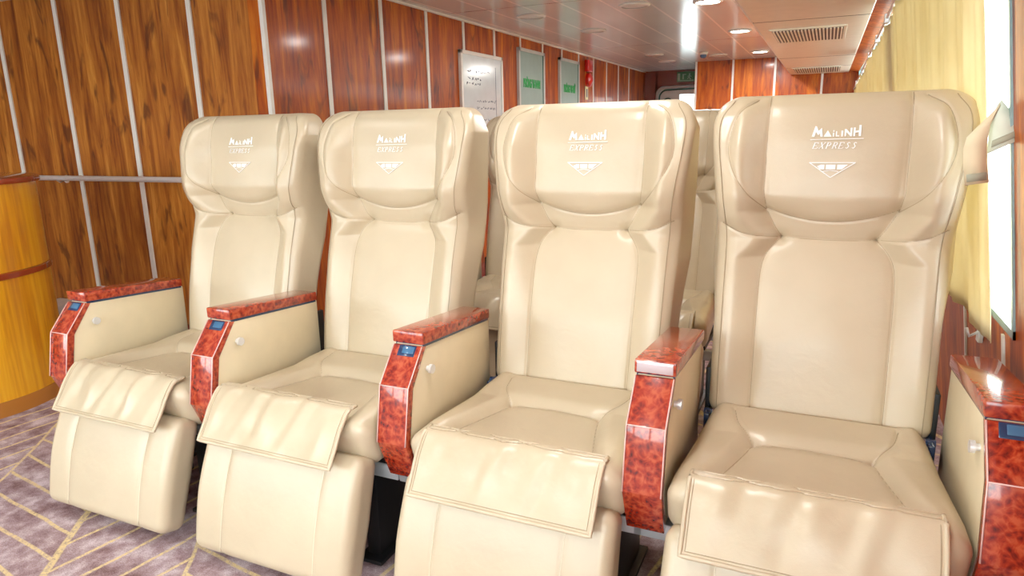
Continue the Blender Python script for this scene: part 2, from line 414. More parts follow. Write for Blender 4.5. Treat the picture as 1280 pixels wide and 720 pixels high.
# ------------------------------------------------------------------ seat cushion
C_crease = bez([(-.140, -.262), (0, -.255), (.140, -.262)], 6)
C_side = bez([(.140, -.262), (.160, -.36), (.196, -.50), (.215, -.585)], 6)
C_rear = bez([(.140, -.262), (.185, -.20), (.205, -.115)], 6)
C_out = bez([(.140, -.262), (.205, -.285), (.262, -.30)], 6)
C_SEAMS = [C_crease, C_side, mir(C_side), C_rear, mir(C_rear)]
def cz(X, Y):
    X = np.asarray(X, float); Y = np.asarray(Y, float); a = np.abs(X)
    z = np.interp(Y, [-.66, -.60, -.50, -.27, -.2, -.10, -.05], [.490, .500, .496, .484, .492, .497, .497])
    pw = np.interp(Y, [-.585, -.50, -.36, -.262, -.1], [.215, .196, .16, .14, .20])
    s = sstep((a - pw + .012) / .055); z = z + .022 * s * (1 - .5 * sstep((a - .24) / .06)) * np.interp(Y, [-.62, -.5], [.5, 1])
    r = sstep((Y + .262 + .006) / .05) * (1 - s); z = z + .016 * r
    for sm in C_SEAMS:
        d = polydist(X, Y, sm); z = z - .005 * np.exp(-(d / .005) ** 2) - .004 * np.exp(-(d / .018) ** 2)
    return z
def make_cushion():
    H = (.30, .285, .075); V, F = rbox(H, .050, (100, 95, 8)); yc = -.340
    x, y, z = V[:, 0], V[:, 1] + yc, V[:, 2]
    hw = np.interp(y, [-.63, -.5, -.3, -.12, -.055], [.305, .305, .292, .278, .262])
    top = (z + H[2]) / (2 * H[2])
    X = x / .30 * hw
    yy = y + (.055 * (1 - top)) * np.clip((-y - .45) / .15, 0, 1)          # nose slants back underneath
    ztop = cz(X, np.clip(yy, -.62, -.06))
    bot = .350
    Z = bot + (ztop - bot) * top
    return npmesh('seat_cushion', np.stack([X, yy, Z], 1), F)

def make_footrest():
    H = (.300, .050, .188); V, F = rbox(H, .034, (90, 8, 60))
    x, y, z = V[:, 0], V[:, 1].copy(), V[:, 2]
    u = (z + H[2]) / (2 * H[2]); X = x * np.interp(u, [0, .5, 1], [.975, 1.0, .985])
    fr = (H[1] - y) / (2 * H[1])
    puff = -.016 * np.sin(PI * np.clip(u, 0, 1)) * fr
    for sx in (-.177, .177):
        d = np.abs(X - sx); puff = puff + fr * (.004 * np.exp(-(d / .004) ** 2) + .003 * np.exp(-(d / .02) ** 2))
    y = y + puff
    a = math.atan2(.11, .34); ca, sa = math.cos(a), math.sin(a)
    Y = -.640 + y * ca + z * sa; Z = .219 - y * sa * 1.0 + z * ca
    return npmesh('footrest', np.stack([X, Y, Z], 1), F)
def foot_front(X, u):
    z = (u - .5) * 2 * .188; y = -.050 - .016 * math.sin(PI * u) + .006; a = math.atan2(.11, .34)
    return (X, -.640 + y * math.cos(a) + z * math.sin(a), .219 - y * math.sin(a) + z * math.cos(a))

FL = bez([(-.552, .523), (-.592, .520), (-.632, .479), (-.662, .430), (-.690, .388)], 10)
def flap_pt(s, X, wob=1.0, sd=0.0):
    n = len(FL) - 1; t = s * n; i = min(int(t), n - 1); f = t - i
    y = FL[i][0] * (1 - f) + FL[i + 1][0] * f; z = FL[i][1] * (1 - f) + FL[i + 1][1] * f
    X0 = X; X = X + sd
    w = math.sin(X * 62 + s * 3.2) * .55 + math.sin(X * 31 - s * 5 + 1) * .6 + math.sin(X * 105 + s * 7) * .22
    k = .0075 * w * math.sin(PI * min(1, max(0, s))) ** .7 * wob * (1 - (min(abs(X0), .25) / .26) ** 4)
    return y - .8 * k, z + .6 * k
def make_flap(seed, wob):
    H = (.250, .005, .5); V, F = rbox((.250, .5, .005), .0045, (90, 44, 1))
    out = np.empty_like(V)
    for i, (x, y, z) in enumerate(V):
        s = .5 - y; a = flap_pt(s, x, wob, seed); b = flap_pt(min(1, s + .02), x, wob, seed); c = flap_pt(max(0, s - .02), x, wob, seed)
        t = np.array([b[0] - c[0], b[1] - c[1]]); t /= np.linalg.norm(t) + 1e-9; nrm = np.array([t[1], -t[0]])
        if nrm[0] > 0: nrm = -nrm
        out[i] = (x, a[0] + nrm[0] * z, a[1] + nrm[1] * z)
    return npmesh('calf_flap', out, F[:, ::-1])

def make_piping(seed, wob, inset=0, rad=.0055, off=-.004):
    mb = MB(); pts = []
    W = .249 - inset; e = inset / .19
    for s in np.linspace(0, 1 - e, 20): pts.append((-W, s))
    for x in np.linspace(-W, W, 60)[1:]: pts.append((x, 1.0 - e))
    for s in np.linspace(1 - e, 0, 20)[1:]: pts.append((W, s))
    P = []
    for x, s in pts: y, z = flap_pt(s, x, wob, seed); P.append((x, y + off, z - off * .6))
    mb.tube(P, rad, 8); return mb

# ------------------------------------------------------------------ one armrest
AX0, AX1 = -.4085, -.3135
def arm(parent, plate=False, right=False):
    dx = .72 if right else 0; x0, x1 = AX0 + dx, AX1 + dx
    body = MB().prism([(-.466, .716), (-.050, .685), (-.050, .345), (-.52, .345), (-.572, .455), (-.545, .612)], x0 + .003, x1 - .003, .003).build('armrest', M['vinyl'], parent, auto=True)
    MB().prism([(-.478, .753), (-.056, .720), (-.056, .687), (-.478, .717)], x0 - .004, x1 + .004, .005).build('arm_top', M['burl'], body, auto=True)
    MB().prism([(-.468, .7175), (-.060, .6885), (-.060, .681), (-.468, .709)], x0 + .001, x1 - .001).build('hinge_strip', M['navy'], body)
    f = MB().prism([(-.477, .712), (-.455, .709), (-.533, .607), (-.562, .455), (-.512, .338), (-.537, .332), (-.588, .455), (-.558, .615)], x0, x1, .0025).build('front_fascia', M['burl'], body, auto=True)
    e = MB()
    for xx in (x0 + .001, x1 - .001): e.tube([(xx, -.4785, .712), (xx, -.5595, .615), (xx, -.5895, .455)], .0018, 6)
    e.tube([(x0, -.5595, .6155), (x1, -.5595, .6155)], .0016, 6); e.build('edge_trim', M['edge'], body, smooth=True)
    # small sunken box just below the arm top
    d = Vector((0, -.081, -.097)).normalized(); nrm = Vector((0, -.097 / .1264, .081 / .1264))
    p0 = Vector(((x0 + x1) / 2, -.4775, .712))
    mt = Matrix(((1, 0, 0, p0.x), (0, d.y, nrm.y, p0.y), (0, d.z, nrm.z, p0.z), (0, 0, 0, 1)))
    if not plate:
        MB().box((-.026, .000, -.012), (.030, .034, .0012), .002, mtx=mt).build('ashtray', M['navy'], body, auto=True)
        MB().box((-.012, .004, -.002), (.026, .026, .0030), .002, mtx=mt).build('ashtray_lid', M['blue'], body, auto=True)
    else:
        o = MB().box((x0 + .003, -.4805, .7215), (x1 - .003, -.4765, .7495), .0015).build('reflection_plate', M['reflection'], body, auto=True); o['label'] = 'pale plate imitating a window reflection on the front end of the arm top'  # added plate, window reflection on the glossy slab put into its colour
    k = MB(); kx, s = (x1 - .004, 1) if not right else (x0 + .004, -1)
    k.cyl((kx, -.452, .640), (kx + s * .010, -.452, .640), .008, 20).cyl((kx + s * .010, -.452, .640), (kx + s * .020, -.452, .640), .0135, 24)
    k.build('knob', M['alu'], body, auto=True)
    MB().box((x0 + .02, -.49, .300), (x1 - .02, -.17, .352)).build('arm_mount', M['greymetal'], body)
    return body

ME_BACK = make_backrest(); ME_CUSH = make_cushion(); ME_FOOT = make_footrest(); ME_LOGO = logo_mesh()
def seam_back():
    mb = MB()
    for sm in SEAMS + [S_outer, mir(S_outer)]: surf_tube(mb, sm, r=.0011)
    return mb
def seam_cush():
    mb = MB()
    for sm in C_SEAMS:
        mb.tube([(x, y, float(cz(x, y)) + .0004) for x, y in sm], .0011, 5)
    return mb
def seam_foot():
    return [MB().tube([foot_front(sx, u) for u in np.linspace(.04, .96, 24)], .0016, 5) for sx in (-.177, .177)]

def make_seat(loc, label, group, two_arms=False):
    t = empty('recliner_seat', loc); tag(t, label, 'seat', group)
    b = link('backrest', ME_BACK, M['leather'], t, True)
    seam_back().build('seam_stitching', M['seam'], b, smooth=True)
    link('logo_print', ME_LOGO, M['print'], b)['label'] = 'white company lettering and triangle emblem printed on the headrest'
    c = link('seat_cushion', ME_CUSH, M['leather'], t, True)
    seam_cush().build('seam_stitching', M['seam'], c, smooth=True)
    f = link('footrest', ME_FOOT, M['leather'], t, True)
    for q in seam_foot(): q.build('seam_stitching', M['seam_highlit'], f, smooth=True)
    arm(t)
    if two_arms: arm(t, right=True)
    MB().box((-.29, -.50, .335), (.29, -.14, .356)).box((-.25, -.60, .20), (.25, -.56, .33)).build('seat_pan', M['black'], t)
    for sx in (-1, 1): MB().box((sx * .286, -.040, .25), (sx * .302, .10, .60), .003).build('gap_shade_plate', M['black'], t, auto=True)  # black plates added to darken the gap between armrest and backrest
    m = MB(); m.box((-.40, -.505, .292), (.33, -.465, .337), .003); m.box((-.40, -.20, .292), (.33, -.16, .337), .003); m.build('cross_beam', M['greymetal'], t, auto=True)
    for x in (-.22, .22):
        MB().box((x - .025, -.50, .012), (x + .025, -.16, .30), .004).box((x - .045, -.53, 0), (x + .045, -.13, .014), .003).build('pedestal', M['black'], t, auto=True)
    for x in (-.283, .283):
        MB().box((x - .008, -.13, .40), (x + .008, -.03, .488), .003).cyl((x - .012, -.09, .480), (x + .012, -.09, .480), .012, 16).build('hinge_bracket', M['navy'], t, auto=True)
    return t

def add_flap(t, seed, wob, dx=0, dz=0, dy=0):
    fl = link('calf_flap', make_flap(seed, wob), M['leather'], t, True, (dx, dy, dz))
    make_piping(seed, wob).build('piping', M['leather'], fl, smooth=True)
    make_piping(seed, wob, .010, .0011, -.0045).build('seam_stitching', M['seam'], fl, smooth=True)
    return fl

S = .72; XC = .130
G1 = 'beige recliner seats of the front row'; G2 = 'beige recliner seats of the row behind'
OFF = [-.003, -.004, .010, -.004]
LAB = ['beige leather recliner seat at the left end of the front row, beside the yellow counter',
       'beige leather recliner seat second from the left in the front row, its flap heavily creased',
       'beige leather recliner seat third from the left, its footrest cut by the picture edge',
       'beige leather recliner seat nearest the curtained window, with two red wood armrests']
FLP = [(.0, 1.25, .012, .004), (.31, 1.1, -.012, .012), (.73, .75, .004, -.006), (1.3, .6, .0, .0)]
seats = []
proto = make_seat((XC + OFF[0], 0, 0), LAB[0], G1)
def copy_part(o, parent):
    c = o.copy(); COL.objects.link(c); c.parent = parent
    for ch in list(o.children): copy_part(ch, c)
    return c
def copy_seat(src, loc, label, group):
    r = src.copy(); COL.objects.link(r); r.location = loc; r['label'] = label; r['group'] = group
    for ch in list(src.children): copy_part(ch, r)
    return r
seats.append(proto)
for i in range(1, 4):
    seats.append(copy_seat(proto, (XC + S * i + OFF[i], 0, 0), LAB[i], G1))
rear = []
for i, lb in ((1, 'beige leather seat of the row behind, glimpsed between the second and third front seats'),
              (2, 'beige leather seat of the row behind, glimpsed between the third and fourth front seats')):
    rear.append(copy_seat(proto, (XC + S * i - .02, 1.42, 0), lb, G2))
for t, (sd, wb, dx, dz) in zip(seats, FLP): add_flap(t, sd, wb, dx, dz)
for t in rear: add_flap(t, .5, 1)
# seat 4: armrest between seats 3 and 4 carries a pale plate standing for a window reflection, no ashtray; extra arm on the window side
for ch in list(seats[3].children):
    if ch.name.startswith('armrest'):
        for g in list(ch.children): bpy.data.objects.remove(g)
        bpy.data.objects.remove(ch)
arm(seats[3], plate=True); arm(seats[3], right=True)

# ------------------------------------------------------------------ room shell
H = 2.2; XA = -.544; YB = .95; YE = 8.24; YF = -4.6; XL = -4.6; YR = 9.5
def wx(z): return 2.722 - .13 * (z - .774)
struct(MB().box((XL - .1, YF - .1, -.05), (3.1, YR + .1, 0)).build('floor', M['carpet']))
struct(MB().box((XL - .1, YF - .1, H), (3.1, YR + .1, H + .06)).build('ceiling', M['ceiling']))
# left wall: opening for two doors is not needed, the doors sit on the face
struct(MB().box((XA - .1, YB, 0), (XA, YR, H)).build('wall_left', M['woodA']))
struct(MB().box((XL, YB, 0), (XA - .1, YB + .1, H)).build('wall_hall', M['woodB']))
struct(MB().box((XL - .1, YF, 0), (XL, YB + .1, H)).build('wall_hall_side', M['woodB']))
struct(MB().box((.49, YE, 0), (2.8, YE + .1, H)).box((.49, YE + .1, 0), (.59, YR, H)).build('wall_far', M['woodA']))
# recess wall with the door opening
struct(MB().box((XA - .1, YR, 0), (-.338, YR + .1, H)).box((-.36, YR, 1.948), (.5, YR + .1, H)).prism([(-.37, 1.96), (-.37, 1.94 - .12)] + [(-.337 + .12 - .12 * math.cos(a), 1.94 - .12 + .12 * math.sin(a)) for a in np.linspace(0, PI / 2, 8)] + [(-.2, 1.96)], YR, YR + .1, axis='y').build('wall_recess', M['darkwood']))
# front wall with a band of windows (behind the camera)
fw = MB()
fw.box((XL, YF - .1, 0), (3.1, YF, .55)).box((XL, YF - .1, 2.0), (3.1, YF, H))
for x in (XL, -3.1, -1.6, -.1, 1.4, 2.75): fw.box((x, YF - .1, .55), (x + .16, YF, 2.0))
struct(fw.build('wall_front', M['woodB']))
struct(MB().box((XL, YF - .06, .55), (2.9, YF - .05, 2.0)).build('window_3', M['glass']))

# right wall (leans inward towards the top), with window openings
def slab_wall(mb, y0, y1, z0, z1, th=.08):
    a, b = wx(z0), wx(z1)
    mb.prism([(a, z0), (a + th, z0), (b + th, z1), (b, z1)], y0, y1, axis='y')
rw = MB(); SILL = .775; HEAD = 1.98
slab_wall(rw, YF, YE + .1, 0, SILL); slab_wall(rw, YF, YE + .1, HEAD, H + .02)
for y0, y1 in ((YF, -4.2), (-1.9, -.075), (2.3, 2.6), (5.2, 5.5), (8.0, YE + .1)): slab_wall(rw, y0, y1, SILL, HEAD)
struct(rw.build('wall_right', M['woodA']))
k = 0
for y0, y1 in ((-.075, 2.3), (2.6, 5.2), (5.5, 8.0), (-4.2, -1.9)):
    k += 1; f = MB(); w = .022
    def fbar(a, b, z0, z1):
        x0, x1 = wx(z0), wx(z1); f.prism([(x0 - .006, z0), (x0 + .03, z0), (x1 + .03, z1), (x1 - .006, z1)], a, b, axis='y')
    fbar(y0, y0 + .016, SILL, HEAD); fbar(y1 - w, y1, SILL, HEAD); fbar(y0, y1, SILL, SILL + w); fbar(y0, y1, HEAD - w, HEAD)
    fo = struct(f.build('window_%d' % (k if k < 3 else k + 1), M['teal']))
    g = MB(); a, b = wx(SILL + w) + .02, wx(HEAD - w) + .02
    g.prism([(a, SILL + w), (a + .005, SILL + w), (b + .005, HEAD - w), (b, HEAD - w)], y0 + .016, y1 - w, axis='y'); g.build('pane', M['glass'], fo)

# metal strips between wall panels
n = 0
def trim(mb):
    global n
    n += 1; return struct(mb.build('trim_%d' % n, M['white']))
for j in range(-1, 13):
    y = .905 + .05 + .58 + .585 * j - .045
    if j < 0: continue
    y = 1.46 + .585 * (j)
    if y > YR - .2: break
    trim(MB().box((XA - .002, y - .017, 0), (XA + .008, y + .017, H), .002))
trim(MB().box((XA - .016, YB - .010, 0), (XA + .010, YB + .016, H), .003))
for x in (-1.079, -1.665, -2.243, -2.853, -3.44, -4.02): trim(MB().box((x - .017, YB - .010, 0), (x + .017, YB + .002, H), .002))
for x in (.497, 1.0, 1.55, 2.142): trim(MB().box((x - .014, YE - .008, 0), (x + .014, YE + .002, H), .002))
trim(MB().box((XA, YB, H - .016), (XA + .014, YR, H)))
for y in (.05, .62):
    a = wx(0); b = wx(SILL - .02); m_ = MB(); m_.prism([(a - .006, 0), (a + .004, 0), (b + .004, SILL - .02), (b - .006, SILL - .02)], y - .008, y + .008, axis='y'); trim(m_)
for nm, a, b in (('hall', (XL, YB - .015, 0), (XA, YB, .12)), ('left', (XA, YB, 0), (XA + .015, YR, .12))):
    struct(MB().box(a, b).build('baseboard_' + nm, M['darkwood']))

# handrail in the hall
hr = empty('handrail', (-1.9, YB, 1.055)); tag(hr, 'slim steel handrail along the panelled wood wall above the counter', 'handrail')
mb = MB(); mb.cyl((-2.3, -.075, 0), (1.30, -.075, 0), .017, 16); r_ = mb.build('rail', M['alu'], hr, auto=True)
for x in (-1.9, -.5, .75):
    MB().cyl((x, 0, -.012), (x, -.008, -.012), .026, 20).tube([(x, 0, -.012), (x, -.05, -.03), (x, -.075, -.01)], .006, 8).build('bracket', M['alu'], hr, auto=True)

# box duct under the ceiling by the windows
bx = empty('ceiling_duct', (2.1, 4.8, 1.96)); tag(bx, 'long metal clad duct box hanging below the ceiling beside the curtains', 'duct')
MB().box((-.34, -5.2, 0), (.355, 3.43, .24), .006).build('duct_body', M['box'], bx)
MB().box((-.352, -5.2, .002), (-.338, 3.43, .020)).build('edge_strip', M['white'], bx)
for y in (-3.2, -1.85, .9, 2.2): MB().box((-.34, y - .003, -.0015), (.355, y + .003, .002)).build('panel_joint', M['grille'], bx)
for (x0, x1, y0, y1) in ((1.845, 2.31, 3.40, 4.14), (1.835, 2.34, 7.05, 7.85)):
    g = MB(); g.box((x0 - 2.1 - .02, y0 - 4.8 - .03, -.008), (x1 - 2.1 + .02, y1 - 4.8 + .03, .004), .003)
    go = g.build('grille_frame', M['box'], bx)
    MB().box((x0 - 2.1, y0 - 4.8, -.0095), (x1 - 2.1, y1 - 4.8, -.006)).build('grille_opening', M['grille'], go)
    s_ = MB(); m_ = 20
    for i in range(m_):
        x = x0 - 2.1 + (i + .5) * (x1 - x0) / m_; s_.box((x - .0055, y0 - 4.8, -.016), (x + .0055, y1 - 4.8, -.008))
    s_.build('louvre', M['box'], go)
# soffit between duct and window wall
struct(MB().prism([(2.456, 1.97), (2.456, 2.2), (wx(2.2), 2.2), (wx(1.95), 1.95)], -1.0, YE, axis='y').build('trim_soffit', M['woodA']))

# recessed lamps
def lamp(x, y, lit, lab, r=.095, en=16):
    o = empty('ceiling_lamp', (x, y, H)); tag(o, lab, 'ceiling light', 'recessed ceiling lights')
    ring = MB(); ring.lathe([(r, 0), (r + .022, -.001), (r + .022, -.008), (r + .006, -.014), (r, -.012)], seg=40, cap=False); ring.build('rim', M['white'], o, smooth=True)
    MB().cyl((0, 0, -.002), (0, 0, -.008), r, 36).build('lamp_disc', M['lampw'] if lit else M['white'], o)
    if lit:
        l = bpy.data.lights.new('lamp_light', 'AREA'); l.shape = 'DISK'; l.size = .17; l.energy = en; l.color = (1, .97, .93)
        lo = bpy.data.objects.new('lamp_light', l); COL.objects.link(lo); lo.location = (x, y, H - .02)
    return o
lamp(1.392, 3.41, True, 'round lit ceiling lamp nearest the camera, cut by the top of the picture', .085)
lamp(1.419, 5.196, True, 'round lit ceiling lamp, middle one of the three beside the duct', .085)
lamp(1.424, 7.301, True, 'round lit ceiling lamp closest to the far wall beside the duct', .085)
for x, y, lb in ((.014, 3.348, 'unlit round ceiling lamp above the whiteboard'), (.876, 3.287, 'large unlit round ceiling lamp nearer the duct, at the top of the picture'),
                 (.20, 4.40, 'unlit round ceiling lamp above the first grey-green door'), (.207, 6.879, 'unlit round ceiling lamp above the red alarm bell'),
                 (.162, 7.85, 'unlit round ceiling lamp farthest away, before the exit sign'), (.90, 7.45, 'unlit round ceiling lamp beside the dark blue dome')):
    lamp(x, y, False, lb)
for x, y in ((1.4, .6), (1.7, -.75), (1.4, -2.3), (0, -.9), (-.2, -2.4)):  # unseen lamps added to brighten the cushion tops of the front row
    lamp(x, y, True, 'round fill lamp added unseen over the front of the cabin', .085, 5.5 if x > 1 else 1.5)
dm = empty('smoke_detector', (.79, 7.0, H)); tag(dm, 'small dark blue dome detector on the ceiling near the far wall', 'detector')
MB().lathe([(.055, 0), (.055, -.015), (.045, -.03)], seg=24).build('base', M['white'], dm, smooth=True)
MB().lathe([(.042, -.03), (.040, -.05), (.028, -.066), (.008, -.072)], seg=24).build('dome', M['pend'], dm, smooth=True)

# ------------------------------------------------------------------ things on the left wall
wb = empty('whiteboard', (XA, 3.52, 1.5)); tag(wb, 'white framed whiteboard with faint handwriting on the panelled wood wall', 'whiteboard')
MB().box((0, -.385, -.48), (.018, .385, .44)).build('board', M['board'], wb)
f = MB()
for a, b in (((0, -.405, -.50), (.028, -.375, .46)), ((0, .375, -.50), (.028, .405, .46)), ((0, -.405, .43), (.028, .405, .46)), ((0, -.405, -.50), (.034, .405, -.47))): f.box(a, b, .003)
f.build('frame', M['white'], wb)
wr = MB(); rr = random.Random(3)
for z, y0, y1 in ((.30, -.28, .1), (.24, -.28, -.02), (.20, -.30, -.05), (.06, -.12, .28), (.0, -.12, .2), (-.10, -.2, .1), (-.16, -.2, .14), (-.22, -.22, .05), (-.28, -.18, .15), (-.34, -.22, .2), (-.42, -.2, .1)):
    y = y0
    while y < y1:
        w = rr.uniform(.012, .05); p = [(.0195, y + w * i / 4, z + rr.uniform(-.012, .012)) for i in range(5)]
        wr.tube(p, .0017, 4); y += w + rr.uniform(.008, .03)
wr.tube([(.0195, .26, .36), (.0195, .262, -.4)], .0015, 4); wr.build('handwriting', M['ink'], wb)

def text_mesh(s, size, mat, parent, loc, rot, name='lettering'):
    cu = bpy.data.curves.new('txt', 'FONT'); cu.body = s; cu.size = size; cu.align_x = 'CENTER'; cu.align_y = 'CENTER'; cu.extrude = .002; cu.offset = .004
    o = bpy.data.objects.new('txt', cu); COL.objects.link(o); bpy.context.view_layer.update()
    me = bpy.data.meshes.new_from_object(o.evaluated_get(bpy.context.evaluated_depsgraph_get())); bpy.data.objects.remove(o)
    me.materials.clear(); q = link(name, me, mat, parent); q.location = loc; q.rotation_euler = rot; return q
for i, (y0, y1, s) in enumerate(((4.33, 4.93, 'PHÒNG VS NAM'), (5.47, 6.06, 'PHÒNG VS NỮ'))):
    d = struct(MB().box((XA - .001, y0, 0), (XA + .022, y1, 2.06), .004).build('door_%d' % (i + 1), M['door']))
    fr = MB(); fr.box((XA, y0 - .03, 0), (XA + .028, y0, 2.09)).box((XA, y1 + .012, 0), (XA + .028, y1 + .05, 2.09)).box((XA, y0 - .03, 2.06), (XA + .028, y1 + .05, 2.09)); fr.build('door_frame', M['frameg'], d)
    MB().box((XA, y1, 0), (XA + .024, y1 + .012, 2.06)).build('door_gap', M['gap'], d)
    MB().cyl((XA + .02, y1 - .07, 1.0), (XA + .06, y1 - .07, 1.0), .012, 16).cyl((XA + .06, y1 - .07, 1.0), (XA + .06, y1 - .17, 1.0), .009, 12).build('door_handle', M['chrome'], d)
    text_mesh(s, .088, M['green'], d, (XA + .0235, (y0 + y1) / 2, 1.76), (PI / 2, 0, PI / 2)).scale = ((y1 - y0) * .82 / .60 * .82, 1.25, 1)
al = empty('fire_alarm', (XA, 6.47, 1.95)); tag(al, 'red fire alarm with round bell on the left wall past the doors', 'fire alarm')
MB().box((0, -.10, .05), (.06, .08, .19), .012).build('alarm_box', M['red'], al, auto=True)
b_ = MB(); b_.cyl((0, .02, -.045), (.04, .02, -.045), .085, 32).cyl((.04, .02, -.045), (.065, .02, -.045), .083, 32, r2=.04); b_.build('bell', M['red'], al, auto=True)
sg = empty('notice_plate', (XA, 6.455, 1.745)); tag(sg, 'small upright cream notice plate below the red alarm bell', 'sign')
MB().box((0, -.055, -.08), (.006, .055, .08), .002).build('plate', M['cream'], sg)
MB().box((.006, -.018, -.05), (.008, .018, .05)).build('symbol', M['ink'], sg)

# far door in the recess
d = struct(MB().box((-.35, YR + .01, 0), (-.34, YR + .05, 1.96)).build('door_3', M['gap']))
fr = MB(); R = .12
pts = [(-.335, 0), (-.335, 1.94 - R)] + [(-.335 + R - R * math.cos(a), 1.94 - R + R * math.sin(a)) for a in np.linspace(0, PI / 2, 8)[1:]] + [(.50, 1.95)]
fr.tube([(x, YR - .012, z) for x, z in pts], .022, 8); fr.build('door_frame', M['frameg'], d, smooth=True)
fr = MB(); pts2 = [(x + .042 if x < .2 else x, z - .042 if z > 1.5 else z) for x, z in pts]; fr.tube([(x, YR - .010, z) for x, z in pts2], .012, 8); fr.build('door_seal', M['gap'], d, smooth=True)
lf = MB(); lf.box((-.33, YR + .005, 0), (.03, YR + .04, 1.93)).box((.03, YR + .005, 1.82), (.5, YR + .04, 1.93)).box((.42, YR + .005, 0), (.5, YR + .04, 1.9)).box((.03, YR + .005, 0), (.42, YR + .04, 1.15)); lf.build('door_leaf', M['white2'], d)
MB().box((.03, YR + .02, 1.15), (.42, YR + .025, 1.82)).build('pane', M['glass'], d)
hw_ = MB(); hw_.tube([(-.153 + .06 * math.cos(a), YR - .03, 1.72 + .045 * math.sin(a)) for a in np.linspace(0, 2 * PI, 20, endpoint=False)], .010, 8, closed=True); hw_.box((-.23, YR - .03, 1.655), (-.08, YR + .0, 1.68), .004); hw_.build('door_handle', M['gap'], d, auto=True)
ex = empty('exit_sign', (.14, YR - .06, 2.09)); tag(ex, 'small green exit sign above the far white door', 'sign')
MB().box((-.15, 0, -.075), (.14, .05, .075), .004).build('sign_box', M['signg'], ex)
MB().box((-.135, -.003, -.052), (-.10, .001, .052)).box((-.135, -.003, -.064), (.12, .001, -.054)).build('sign_border', M['signw'], ex)
fg = MB(); fg.cyl((.05, -.001, .035), (.05, -.004, .035), .013, 12).tube([(.05, -.003, .022), (.045, -.003, -.012), (.07, -.003, -.045)], .008, 6).tube([(.045, -.003, -.012), (.015, -.003, -.035)], .007, 6).tube([(.02, -.003, .0), (.05, -.003, .012), (.08, -.003, -.002)], .006, 6)
fg.box((-.06, -.003, -.04), (-.04, .0, .04)).box((-.04, -.003, .03), (-.005, .0, .04)); fg.build('running_figure', M['signw'], ex)

# ------------------------------------------------------------------ curtains, rail, strap
def curtain(y0, y1, folds, seed, ztop, zbot, lab, xoff=.05, amp=.022):
    rr = random.Random(seed); N = int(folds * 22); NZ = 26
    ph = [rr.uniform(-1.2, 1.2) for _ in range(int(folds) + 3)]; am = [rr.uniform(.35, 1.35) for _ in range(int(folds) + 3)]
    V = []; F = []
    for j in range(NZ + 1):
        s = j / NZ
        for i in range(N + 1):
            t = i / N; y = y0 + (y1 - y0) * t; zt = ztop(y); z = zt + (zbot(y) - zt) * s
            fi = t * folds; q = int(fi); fr = fi - q; p = ph[q] * (1 - fr) + ph[q + 1] * fr; a = am[q] * (1 - fr) + am[q + 1] * fr
            w = math.sin(2 * PI * fi + p + .35 * s * math.sin(3.1 * fi)) + .42 * math.sin(4 * PI * fi + p * 2 + .4 * s) + .18 * math.sin(9.3 * PI * fi + p * 3)
            A_ = amp * a * min(1, .35 + max(0, y - .1) * 1.3)
            x = wx(z) - xoff + A_ * max(-1.5, min(1.5, w)) * (.75 + .25 * s)
            V.append((x, y + .35 * amp * math.cos(2 * PI * fi + p), z))
    for j in range(NZ):
        for i in range(N):
            a = j * (N + 1) + i; F.append((a, a + 1, a + N + 2, a + N + 1))
    o = link('curtain', mesh('curtain', V, F), M['curtain'], None, True); tag(o, lab, 'curtain', 'cream curtains at the side windows')
    md = o.modifiers.new('thick', 'SOLIDIFY'); md.thickness = .0025; return o
def rz(y): return 1.92 - .0215 * max(0, y)
def rx(y): return wx(rz(y)) - .066
curtain(-.02, 2.35, 9, 5, lambda y: rz(y) - .02, lambda y: .765 if y > .42 else .745 + .02 * y, 'near cream curtain whose end hangs beside the rightmost seat', .048, .026)
curtain(2.42, 8.0, 24, 9, lambda y: rz(y) - .02, lambda y: .74, 'far cream pleated curtain running on to the wood bulkhead', .050, .027)
rl = empty('curtain_rail', (2.55, 0, 1.9)); tag(rl, 'thin metal curtain rail with clips running along the window side', 'curtain rail')
MB().tube([(rx(y) - 2.55, y, rz(y) - 1.9) for y in np.linspace(-.1, 8.15, 12)], .009, 8).build('rail', M['alu'], rl, smooth=True)
for y in (1.2, 1.75, 2.45, 3.3, 4.3, 5.6, 7.1):
    MB().box((rx(y) - 2.55 - .014, y - .018, rz(y) - 1.9 - .03), (rx(y) - 2.55 + .012, y + .018, rz(y) - 1.9 + .022), .004).build('clip', M['alu'], rl)

# tie-back strap with two tails and rough fastener patches
st = empty('curtain_tieback', (2.63, -.06, 1.34)); tag(st, 'pale cloth curtain strap with two loose tails hanging by the right headrest', 'strap')
def ribbon(name, path, w, mat, parent, th=.003):
    """path: list of (x,y,z, wx, wz) centre plus half-width vector"""
    V = []; F = []
    for (x, y, z, ax, ay, az) in path:
        V += [(x - ax, y - ay, z - az), (x + ax, y + ay, z + az)]
    for i in range(len(path) - 1): F.append((2 * i, 2 * i + 1, 2 * i + 3, 2 * i + 2))
    o = link(name, mesh(name, V, F), mat, parent, True); md = o.modifiers.new('t', 'SOLIDIFY'); md.thickness = th; return o
